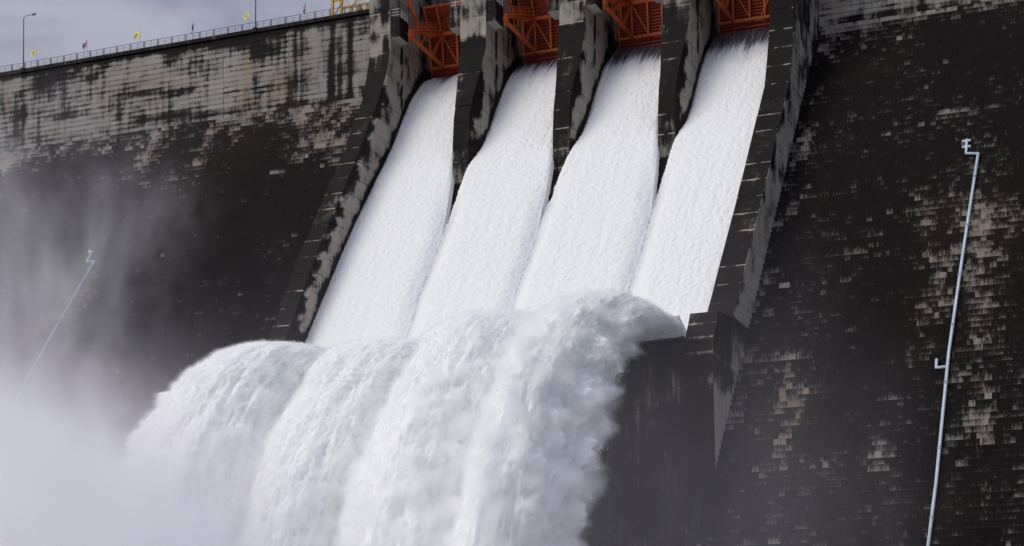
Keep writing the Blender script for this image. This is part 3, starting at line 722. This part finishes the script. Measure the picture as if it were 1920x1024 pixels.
for k in range(4):
    xl_, xr_ = bound(k, True, py_, pz_), bound(k, False, py_, pz_)
    nx = 100; u = np.linspace(0, 1, nx); X = xl_[:, None] + (xr_ - xl_)[:, None] * u
    S = np.repeat(sN[:, None], nx, 1); Y = np.repeat(py_[:, None], nx, 1); Z = np.repeat(pz_[:, None], nx, 1)
    edge = np.minimum(u, 1 - u)[None] * (xr_ - xl_)[:, None]
    inn_l = 0 if k == 0 else 1; inn_r = 0 if k == 3 else 1
    sidef = np.where(u < .5, inn_l, inn_r)[None]
    low = sst(200, 194, Y)
    groove = -.62 * np.exp(-(edge / 1.25) ** 2) * sidef * low * (1 - .3 * sst(192, 182, Y)) + .30 * np.exp(-(edge / .16) ** 2) * sidef * low * (fbm(X * .2, 0, S * .4, 3) + .35)
    amp = sst(2, 12, S) * .8 + .2
    bump = .092 * fbm(X * 1.9, S * 2.7, k * 7.7, 4, .6) + .035 * fbm(X * 4.6, S * 5.2, k * 3, 2)
    long = (.05 + .07 * sst(14, 2, S)) * fbm(X * .9, S * .10, k * 5.5, 3) + .10 * fbm(X * 2.6, S * .22, 3 + k, 2) * sst(14, 2, S)
    h = amp * bump + long + groove - .25 * np.exp(-(edge / .25) ** 2) * (1 - low)
    P = np.stack([X + .04 * fbm(X, S * 2, 50 + k, 2), Y + ny_[:, None] * h, Z + nz_[:, None] * h], -1)
    # skirts down to the floor on both sides
    sk = np.stack([ny_, nz_], -1)
    Ls = P[:, :1].copy(); Ls[..., 1:] -= (sk * 1.0)[:, None]; Rs = P[:, -1:].copy(); Rs[..., 1:] -= (sk * 1.0)[:, None]
    P = np.concatenate([Ls, P, Rs], 1)
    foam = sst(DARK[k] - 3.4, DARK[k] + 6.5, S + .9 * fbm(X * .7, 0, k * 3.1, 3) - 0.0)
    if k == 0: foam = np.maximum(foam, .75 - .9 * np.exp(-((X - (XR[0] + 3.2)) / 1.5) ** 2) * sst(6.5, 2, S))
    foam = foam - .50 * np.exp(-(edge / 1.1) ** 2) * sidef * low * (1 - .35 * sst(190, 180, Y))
    foam = np.concatenate([foam[:, :1], foam, foam[:, -1:]], 1)
    fl = np.stack([X, S, 0 * S + k * 3.3], -1); fl = np.concatenate([fl[:, :1], fl, fl[:, -1:]], 1)
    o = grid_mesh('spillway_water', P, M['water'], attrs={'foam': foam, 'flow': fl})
    tag(o, WLAB[k], None, 'water sheets on the spillway', 'structure')

# ------------------------------------------------------------------ jets leaving the lip
JLAB = ['leftmost falling white water plume below the left chute wall', 'second falling white water plume from the left', 'third falling white water plume from the left', 'rightmost falling white water plume beside the dark end block']
def jet(k):
    x0 = XR[0] if k == 0 else SEAM[k]; x1 = XL[4] if k == 3 else SEAM[k + 1]
    tt = np.linspace(0, 1, 330); t = 3.6 * tt ** 1.15
    vt = [11.6, 11.0, 11.2, 11.4][k]; ut = [3.4, 2.4, 3.6, 4.8][k]; vb, ub = 6.6, 2.2
    yt = 171.3 - vt * t; zt = [46.4, 46.4, 46.9, 46.6][k] + ut * t - 4.9 * t * t
    yb = 171.2 - vb * t; zb = 45.9 + ub * t - 4.9 * t * t
    nu = 300; ph = np.linspace(0, 2 * np.pi, nu, endpoint=False)
    C, Sn = np.cos(ph), np.sin(ph); e = .62
    ee = (.55 + .40 * sst(.1, 1.6, t))[:, None]; cx = np.sign(C)[None] * np.abs(C)[None] ** ee; sy = (np.sign(Sn) * np.abs(Sn) ** .8)[None]
    cen = (x0 + x1) / 2; hw = (x1 - x0) / 2
    spread = hw + (.25 if k in (1, 2) else .15) - (.75 if k else .2) * sst(.15, 1.3, t) + [1.5, .5, .6, .2][k] * sst(0, 2.5, t)
    cenx = cen + [-1.3, -.8, -.9, -2.3][k] * sst(0, 2.2, t)
    a = .5 + .5 * sy                                   # 0 bottom .. 1 top
    Y = yb[:, None] + (yt - yb)[:, None] * a; Z = zb[:, None] + (zt - zb)[:, None] * a; a = a + 0 * Y
    nrm_y, nrm_z = (yt - yb), (zt - zb); L = np.hypot(nrm_y, nrm_z); nrm_y, nrm_z = nrm_y / L, nrm_z / L
    X = cenx[:, None] + spread[:, None] * cx * (1 - .10 * (a - .5) ** 2)
    # dome on the top
    dome = (1 - cx ** 2) * (1.9 * sst(0, .55, t) + .7 * sst(.8, 2.4, t))[:, None] * (sy > 0)
    Y = Y + nrm_y[:, None] * dome; Z = Z + nrm_z[:, None] * dome
    # outward direction for displacement
    ox = cx * np.ones_like(Y); oy = sy * nrm_y[:, None]; oz = sy * nrm_z[:, None]
    ln = np.sqrt(ox ** 2 + oy ** 2 + oz ** 2) + 1e-6; ox, oy, oz = ox / ln, oy / ln, oz / ln
    grow = (.05 + .95 * sst(.05, 1.3, t))[:, None]
    # noise carried along the flow: coordinates (x, distance fallen) stretched down the fall
    fl = (6.0 * t)[:, None] + 0 * Y
    n0 = .7 * fbm(X * .22, Y * .10, Z * .10 + k * 11, 3)
    n1 = .27 * fbm(X * .75, Y * .45, Z * .40 + k * 5, 4, .55)
    n2 = .20 * fbm(X * 2.6, Y * 2.2, Z * 2.0, 3, .6)
    n3 = .13 * fbm(X * 6, Y * 5.5, Z * 5.5, 2)
    strk = .30 * fbm(X * .75, a * 5, fl * .085 + k * 9, 4, .6) + .16 * fbm(X * 2.6, a * 16, fl * .30, 3, .6)
    if k in (0, 3):   # ragged outer flank
        fr_ = sst(.3, .95, cx if k == 3 else -cx) * sst(.4, 1.6, t)[:, None]
        n0 = n0 + fr_ * (1.3 * fbm(X * .2, Y * .33, Z * .36, 4, .62) - (.55 if k == 3 else 0))
    h = grow * (n0 + n1 + n2 + strk - .3) + (.25 + .75 * grow) * n3 + .05 * (1 - grow) * n2
    P = np.stack([X + ox * h, Y + oy * h, Z + oz * h], -1)
    cap0 = P[:1].mean(1, keepdims=True) * np.ones((1, nu, 1)); P = np.concatenate([cap0, P], 0)
    o = grid_mesh('water_plume', P, M['jet'], closed=True)
    tag(o, JLAB[k], 'water plume', 'white water plumes thrown off the spillway lip')
    # soft halo of fine spray hugging the surface
    hv = P[1:-1:3, ::3].copy(); wdt = (.08 + .36 * grow * (1 + .6 * sst(.9, 2.6, t)[:, None]) + (.35 if k == 3 else .12) * sst(.2, 1.0, t)[:, None])[::3][:hv.shape[0]]
    hh = wdt * (.8 + 1.6 * fbm(hv[..., 0] * .8, hv[..., 1] * .7, hv[..., 2] * .6, 4, .65))
    hv[..., 0] += ox[::3, ::3][:hv.shape[0]] * hh; hv[..., 1] += oy[::3, ::3][:hv.shape[0]] * hh; hv[..., 2] += oz[::3, ::3][:hv.shape[0]] * hh
    c0 = hv[:1].mean(1, keepdims=True) * np.ones((1, hv.shape[1], 1)); c1 = hv[-1:].mean(1, keepdims=True) * np.ones((1, hv.shape[1], 1))
    hm = grid_mesh('fine_spray', np.concatenate([c0, hv, c1], 0), M['halo'], o, closed=True); hm['kind'] = 'stuff'
    ng = bpy.data.node_groups.new('fine spray', 'GeometryNodeTree'); ng.interface.new_socket('Geometry', in_out='INPUT', socket_type='NodeSocketGeometry'); ng.interface.new_socket('Geometry', in_out='OUTPUT', socket_type='NodeSocketGeometry')
    GT = NT(ng); gi = GT.n('NodeGroupInput'); go = GT.n('NodeGroupOutput'); mv = GT.n('GeometryNodeMeshToVolume', resolution_mode='VOXEL_SIZE')
    mv.inputs['Voxel Size'].default_value = .22; mv.inputs['Interior Band Width'].default_value = .8; mv.inputs['Density'].default_value = 1.7
    stn = GT.n('GeometryNodeSetMaterial'); stn.inputs['Material'].default_value = M['halo']
    GT.link(gi.outputs[0], mv.inputs[0]); GT.link(mv.outputs[0], stn.inputs[0]); GT.link(stn.outputs[0], go.inputs[0])
    hm.modifiers.new('fine spray', 'NODES').node_group = ng
    # loose droplets torn off the surface
    nd = 30000; ii = rng.integers(8, P.shape[0] - 30, nd); jj = rng.integers(0, nu, nd)
    base = P[ii, jj]; nn = np.stack([ox[ii - 1, jj], oy[ii - 1, jj], oz[ii - 1, jj]], -1)
    off = rng.exponential(.17, nd) * (.15 + .85 * grow[ii - 1, 0]); c = base + nn * off[:, None] + rng.normal(0, .10, (nd, 3)); c[:, 2] -= off * .3
    sz = rng.uniform(.018, .050, nd) * np.where(rng.random(nd) < .1, 1.6, 1)
    oct_ = np.array([(1, 0, 0), (-1, 0, 0), (0, 1, 0), (0, -1, 0), (0, 0, 1.4), (0, 0, -1.4)])
    fc = np.array([(0, 2, 4), (2, 1, 4), (1, 3, 4), (3, 0, 4), (2, 0, 5), (1, 2, 5), (3, 1, 5), (0, 3, 5)])
    V = (c[:, None] + oct_[None] * sz[:, None, None]).reshape(-1, 3); F = (np.arange(nd)[:, None, None] * 6 + fc[None]).reshape(-1, 3)
    me = bpy.data.meshes.new('spray'); me.vertices.add(len(V)); me.vertices.foreach_set('co', V.ravel().astype(np.float32))
    me.loops.add(F.size); me.loops.foreach_set('vertex_index', F.ravel().astype(np.int32)); me.polygons.add(len(F))
    me.polygons.foreach_set('loop_start', np.arange(0, F.size, 3, dtype=np.int32)); me.polygons.foreach_set('loop_total', np.full(len(F), 3, dtype=np.int32))
    me.update(calc_edges=True); me.materials.append(M['drop'])
    s = bpy.data.objects.new('spray', me); COL.objects.link(s); s.parent = o; s['kind'] = 'stuff'
for k in range(4): jet(k)

# ------------------------------------------------------------------ crest railing, lamps, flags, crane, pipes
rail = empty('crest_railing', (-140, 217.5, ZC)); tag(rail, 'thin grey steel railing along the dam crest left of the spillway', 'railing')
RI = Matrix.Translation(-Vector(rail.location))
pmesh = MB(); pmesh.bar((0, 0, 0), (0, 0, .98), .07); pm = pmesh.mesh('railing_post', M['steel'])
pmesh = MB(); pmesh.bar((0, 0, 0), (0, 0, .92), .035); pm2 = pmesh.mesh('railing_post', M['steel'])
x = -185.0
while x < -103.2:
    for dx, me in ((.06, pm), (2.12, pm), (1.1, pm2)):
        o = bpy.data.objects.new('railing_post', me); COL.objects.link(o); o.parent = rail; o.matrix_parent_inverse = RI.copy(); o.location = (x + dx, YW + .05, ZC)
    x += 2.25
for h, r in ((.98, .05), (.62, .03), (.32, .03)):
    b = MB(); b.bar((-185, YW + .05, ZC + h), (-103, YW + .05, ZC + h), r); o = b.build('handrail', M['steel'], rail); o.matrix_parent_inverse = RI.copy()
rail2 = empty('crest_railing', (0, 217.5, ZC)); tag(rail2, 'thin grey steel railing along the dam crest right of the spillway', 'railing')
for h, r in ((.98, .05), (.62, .03), (.32, .03)):
    b = MB(); b.bar((-49, YW + .05, ZC + h), (60, YW + .05, ZC + h), r); o = b.build('handrail', M['steel'], rail2); o.matrix_parent_inverse = Matrix.Translation(-Vector(rail2.location))

def lamp(x, lab):
    root = empty('street_lamp', (x, YW - .1, ZC)); tag(root, lab, 'street lamp', 'street lamps on the dam crest')
    b = MB(); b.box(-.3, .3, -.3, .3, -.45, .12); b.build('lamp_base', M['darkc'], root)
    b = MB(); b.tube([(0, 0, .1), (0.04, 0, 7.1), (.10, 0, 7.45), (.35, 0, 7.55)], [.10, .065, .055, .05], 8); b.build('lamp_pole', M['lamp'], root)
    b = MB(); b.tube([(.3, 0, 7.55), (1.6, .0, 7.62)], .04, 6); b.build('lamp_arm', M['lamp'], root)
    b = MB(); b.tube([(1.4, 0, 7.62), (1.6, 0, 7.60), (2.0, 0, 7.60), (2.2, 0, 7.64)], [.06, .13, .15, .07], 8); b.build('lamp_head', M['lamp'], root)
lamp(-164.9, 'tall grey street lamp with side arm above the far left of the crest')
lamp(-126.6, 'tall grey street lamp pole cut off by the top edge between the flags and crane')
lamp(-203.2, 'tall grey street lamp on the crest beyond the left edge of the photo') if False else None

def flagmat(name, cols):
    m, T, out = newmat(name); at = T.n('ShaderNodeAttribute', attribute_name='flow'); sp = T.n('ShaderNodeSeparateXYZ'); T.link(at.outputs['Vector'], sp.inputs[0])
    r = T.n('ShaderNodeValToRGB'); r.color_ramp.interpolation = 'CONSTANT'; e = r.color_ramp.elements
    e[0].position = 0; e[0].color = (*cols[0][1], 1); e[1].position = cols[1][0] if len(cols) > 1 else .99; e[1].color = (*cols[1][1], 1) if len(cols) > 1 else (*cols[0][1], 1)
    for p, c in cols[2:]: q = e.new(p); q.color = (*c, 1)
    T.link(sp.outputs[1], r.inputs[0]); c = r.outputs[0]
    if len(cols) == 1:   # round emblem in the middle of the plain flag
        d = T.n('ShaderNodeVectorMath', operation='DISTANCE'); T.link(at.outputs['Vector'], d.inputs[0]); d.inputs[1].default_value = (.5, .5, 0)
        c = T.mix(T.ss(d.outputs['Value'], .17, .22, .75, 0), c, (.30, .22, .03))
    principled(T, out, c, .8, 0, .1); return m
red, wht, blu = (.45, .02, .04), (.65, .65, .70), (.02, .02, .10)
M['flag3'] = flagmat('striped flag cloth', [(0, red), (.167, wht), (.333, blu), (.667, wht), (.833, red)])
M['flagy'] = flagmat('yellow flag cloth', [(0, (.92, .88, .26))])
def flag(x, kind, droop, lab, seed, top=3.35):
    root = empty('flag', (x, 219, ZC)); tag(root, lab, 'flag', 'flags along the dam crest')
    b = MB(); b.tube([(0, 0, 0), (0, 0, top)], .03, 6); b.build('flag_pole', M['pole'], root)
    w, h = (1.05, .72); ni, nj = 14, 20; u, v = np.meshgrid(np.linspace(0, 1, ni), np.linspace(0, 1, nj))
    X = -u * w * (1 - .75 * droop) + .06 * np.sin(v * 7 + seed); Y_ = .14 * np.sin(u * 7 + v * 2 + seed) * u
    Z_ = top - .05 - h * (1 - v) * (1 + .3 * droop) - droop * .9 * u - .18 * u * (1 - droop) + .05 * np.sin(u * 6 + seed)
    o = grid_mesh('flag_cloth', np.stack([X, Y_, Z_], -1), M['flag3' if kind else 'flagy'], root, {'flow': np.stack([u, v, 0 * u], -1)})
    sm = o.modifiers.new('thick', 'SOLIDIFY'); sm.thickness = .01
for i, (x, kd, dr, lab) in enumerate((
    (-163.87, 0, .05, 'small yellow flag on a thin pole just right of the left lamp'),
    (-155.1, 1, .45, 'red white and blue striped flag waving between two yellow flags'),
    (-146.2, 0, .18, 'yellow flag slanting down, in the middle of the left sky'),
    (-137.4, 1, .95, 'limp striped flag hanging folded left of the third yellow flag'),
    (-128.55, 0, .25, 'yellow flag just left of the lamp pole cut off by the top edge'),
    (-119.76, 1, .98, 'limp dark red flag at the top edge left of the yellow crane'))):
    flag(x, kd, dr, lab, i * 1.7)

crane = empty('gantry_crane', (-113, 222, ZC)); tag(crane, 'yellow steel gantry crane standing on the crest beside the leftmost pier', 'crane')
def cr(bm, name): o = bm.build(name, M['yellow'], crane); o.matrix_parent_inverse = Matrix.Translation(-Vector(crane.location))
for x in (-117.3, -106.0):
    for y in (222, 224.6):
        b = MB(); b.bar((x, y, ZC), (x + (.15 if x < -112 else -.15), y, ZC + 9), .34, .34); cr(b, 'leg')
for y in (222, 224.6):
    b = MB(); b.bar((-117.2, y, ZC + 4.1), (-106.2, y, ZC + 4.1), .2); cr(b, 'cross_beam')
    b = MB()
    for xx in (-116.9, -114.4, -111.9, -109.4):
        b.bar((xx, y, ZC + 2.2), (xx + 2.4, y, ZC + 5.6), .12); b.bar((xx + 2.4, y, ZC + 2.2), (xx, y, ZC + 5.6), .12)
    cr(b, 'brace')
    b = MB(); b.bar((-117.5, y, ZC + 9.2), (-105.9, y, ZC + 9.2), .6, .9); cr(b, 'top_girder')
b = MB(); b.box(-114.2, -113.4, 223, 223.6, ZC + 2.7, ZC + 3.2); b.bar((-113.8, 223.3, ZC + 3.2), (-113.8, 223.3, ZC + 8.8), .07); cr(b, 'hook_block')

def slope_pt(x, z, off=.45): return (x, YW - KS * (ZK - z) - off, z)
def pipe(name, lab, parts, r):
    root = empty(name, (parts[0][1][0])); tag(root, lab, 'drain pipe', 'pale blue pipes running down the dam face')
    for nm, pts in parts:
        b = MB(); b.tube(pts, r, 12); o = b.build(nm, M['pipe'], root, True); o.matrix_parent_inverse = Matrix.Translation(-Vector(root.location))
    return root
RUN_R, RUN_L = [(-27.39, 164.21, 23.03), (-27.47, 169.62, 30.17), (-27.99, 180.40, 44.38), (-27.98, 189.65, 56.58), (-27.86, 199.38, 69.41)], [(-140.50, 174.81, 37.02), (-140.48, 180.69, 44.76), (-140.45, 190.08, 57.14), (-140.10, 199.42, 69.46)]
M['collar'] = flat('weathered pipe collar', (.30, .36, .46), .6, 0, .3)
# main run follows the face, short horizontal leg and riser at the head
def head(p, s=1.0): return p
pr = pipe('drain_pipe', 'long pale blue pipe on the right face with a hooked outlet and side elbow', [
    ('pipe_run', [(-27.39, 164.21, 23.03), (-27.47, 169.62, 30.17), (-27.99, 180.40, 44.38), (-27.98, 189.65, 56.58), (-27.86, 199.38, 69.41)]),
    ('pipe_elbow', [(-27.86, 199.38, 69.41), (-29.16, 199.54, 69.62), (-29.27, 201.03, 71.58)]),
    ('side_branch', [(-27.90, 179.14, 42.73), (-29.00, 179.09, 42.65), (-29.07, 179.83, 43.63)])], .155)
pl_ = pipe('drain_pipe', 'pale blue pipe on the left face half veiled by drifting mist', [
    ('pipe_run', [(-140.50, 174.81, 37.02), (-140.48, 180.69, 44.76), (-140.45, 190.08, 57.14), (-140.10, 199.42, 69.46)]),
    ('pipe_elbow', [(-140.10, 199.42, 69.46), (-141.38, 199.48, 69.54), (-141.31, 200.32, 70.64), (-141.89, 200.90, 71.41)])], .15)
for root, run, r in ((pr, 0, .2), (pl_, 1, .18)):
    ptl = [Vector(v) for v in (RUN_R, RUN_L)[run]]
    for a, b_ in zip(ptl[:-1], ptl[1:]):
        n = max(1, int((b_ - a).length / 6))
        for i in range(n):
            p = a.lerp(b_, (i + .5) / n); d = (b_ - a).normalized() * .16
            b = MB(); b.tube([p - d, p + d], r, 12); b.bar(p, p + Vector((0, .5, -.1)), .10)
            o = b.build('pipe_collar', M['collar'], root); o.matrix_parent_inverse = Matrix.Translation(-Vector(root.location))
for root, pts in ((pr, ((-29.31, 200.92, 71.44), (-29.22, 200.28, 70.60))), (pl_, ((-141.61, 200.74, 71.20),))):
    for p in pts:
        b = MB(); b.bar((p[0] - .45, p[1], p[2]), (p[0] + .45, p[1], p[2]), .12, .22); o = b.build('pipe_clamp', M['pipe'], root); o.matrix_parent_inverse = Matrix.Translation(-Vector(root.location))


# ------------------------------------------------------------------ drifting mist, a density grid
def mist():
    X0, X1, Y0, Y1, Z0, Z1 = -182, -22, 96, 216, .5, 90
    ng = bpy.data.node_groups.new('mist field', 'GeometryNodeTree'); ng.interface.new_socket('Geometry', in_out='OUTPUT', socket_type='NodeSocketGeometry')
    T = NT(ng); go = T.n('NodeGroupOutput'); pos = T.n('GeometryNodeInputPosition').outputs[0]
    sp = T.n('ShaderNodeSeparateXYZ'); T.link(pos, sp.inputs[0]); x, y, z = sp.outputs
    def nz(scale, detail, sc=(1, 1, 1), off=(0, 0, 0), dist=0.0):
        v = T.n('ShaderNodeVectorMath', operation='MULTIPLY_ADD'); T.link(pos, v.inputs[0]); v.inputs[1].default_value = sc; v.inputs[2].default_value = off
        nd = T.n('ShaderNodeTexNoise'); T.link(v.outputs[0], nd.inputs['Vector']); nd.inputs['Scale'].default_value = scale; nd.inputs['Detail'].default_value = detail
        nd.inputs['Roughness'].default_value = .58; nd.inputs['Distortion'].default_value = dist
        return nd.outputs[0]
    n_big = nz(.045, 5, (1, 1, .8), (3, 5, 1), .8); n_wisp = nz(.12, 8, (1, 1, .30), (40, 2, 9), 2.2); n_fin = nz(.22, 4, (1, 1, .7), (4, 22, 9), 1.2)
    # thick cloud boiling up where the plumes land, thinning to the right
    side = T.ss(x, -100, -64, 1, 0)
    lev = T.m('ADD', T.m('MULTIPLY', side, 17), T.m('MULTIPLY', T.m('SUBTRACT', n_big, .5), 34))     # height the cloud reaches
    lev = T.m('ADD', lev, T.m('MULTIPLY', T.ss(x, -136, -110, 1, 0), 8))
    lev = T.m('ADD', lev, T.m('MULTIPLY', T.ss(y, 134, 158, 1, 0), MB1))
    lev = T.m('ADD', T.m('ADD', lev, MB0), T.m('MULTIPLY', T.m('SUBTRACT', n_fin, .5), 16))
    thick = T.m('MULTIPLY', T.m('MINIMUM', T.m('EXPONENT', T.m('MULTIPLY', T.m('SUBTRACT', z, lev), -.17)), 1.0), T.ss(T.m('ADD', T.m('MULTIPLY', n_wisp, .6), T.m('MULTIPLY', n_fin, .4)), .40, .60, .10, 1))
    thick = T.m('MULTIPLY', thick, T.m('MULTIPLY', side, MD1)); thick = T.m('MULTIPLY', thick, T.ss(T.m('SUBTRACT', z, T.m('MULTIPLY', T.m('MAXIMUM', T.m('SUBTRACT', -118, x), -8), .9)), 32, 60, 1, 0))
    # veil climbing the left face
    pl = T.m('MULTIPLY', T.ss(T.m('ADD', x, T.m('MULTIPLY', T.m('SUBTRACT', n_fin, .5), 20)), -140, -118, 1, 0), T.ss(T.m('ADD', z, T.m('MULTIPLY', T.m('SUBTRACT', n_big, .5), 50)), 48, 88, 1, .0))
    pl = T.m('MULTIPLY', pl, T.ss(n_wisp, .44, .64, .06, 1.3)); pl = T.m('MULTIPLY', pl, T.ss(y, 130, 165, 0, 1)); pl = T.m('MULTIPLY', pl, MD2)
    # faint veil low on the right
    rt = T.m('MULTIPLY', T.ss(x, -75, -62, 0, 1), T.ss(z, 20, 46, 1, .04)); rt = T.m('MULTIPLY', rt, T.ss(n_wisp, .38, .66, .25, 1)); rt = T.m('MULTIPLY', rt, MD3)
    d = T.m('ADD', T.m('ADD', thick, pl), rt)
    for q, a, b_ in ((x, X0, X0 + 6), (y, Y0, Y0 + 10)): d = T.m('MULTIPLY', d, T.ss(q, a, b_, 0, 1))
    for q, a, b_ in ((x, X1 - 8, X1), (z, Z1 - 8, Z1)): d = T.m('MULTIPLY', d, T.ss(q, a, b_, 1, 0))
    vc = T.n('GeometryNodeVolumeCube'); T.link(d, vc.inputs['Density']); vc.inputs['Min'].default_value = (X0, Y0, Z0); vc.inputs['Max'].default_value = (X1, Y1, Z1)
    vc.inputs['Resolution X'].default_value = 230; vc.inputs['Resolution Y'].default_value = 130; vc.inputs['Resolution Z'].default_value = 140
    m, T2, out = newmat('white mist'); pv = T2.n('ShaderNodeVolumePrincipled'); pv.inputs['Color'].default_value = (.997, .994, .997, 1); pv.inputs['Density'].default_value = 1; pv.inputs['Anisotropy'].default_value = 0
    da = T2.n('ShaderNodeAttribute', attribute_name='density'); T2.link(T2.mix(T2.ss(da.outputs['Fac'], .006, .05), (.975, .92, .98), (.999, .998, .9985)), pv.inputs['Color'])
    T2.link(pv.outputs[0], out.inputs['Volume'])
    sm = T.n('GeometryNodeSetMaterial'); sm.inputs['Material'].default_value = m; T.link(vc.outputs[0], sm.inputs[0]); T.link(sm.outputs[0], go.inputs[0])
    me = bpy.data.meshes.new('mist'); me.materials.append(m); o = bpy.data.objects.new('mist', me); COL.objects.link(o)
    md = o.modifiers.new('mist', 'NODES'); md.node_group = ng
    tag(o, 'white spray mist boiling at the foot of the plumes and up the left face', kind='stuff')
MB0, MB1, MD1, MD2, MD3 = 10, 3, .24, .10, .0035
mist()
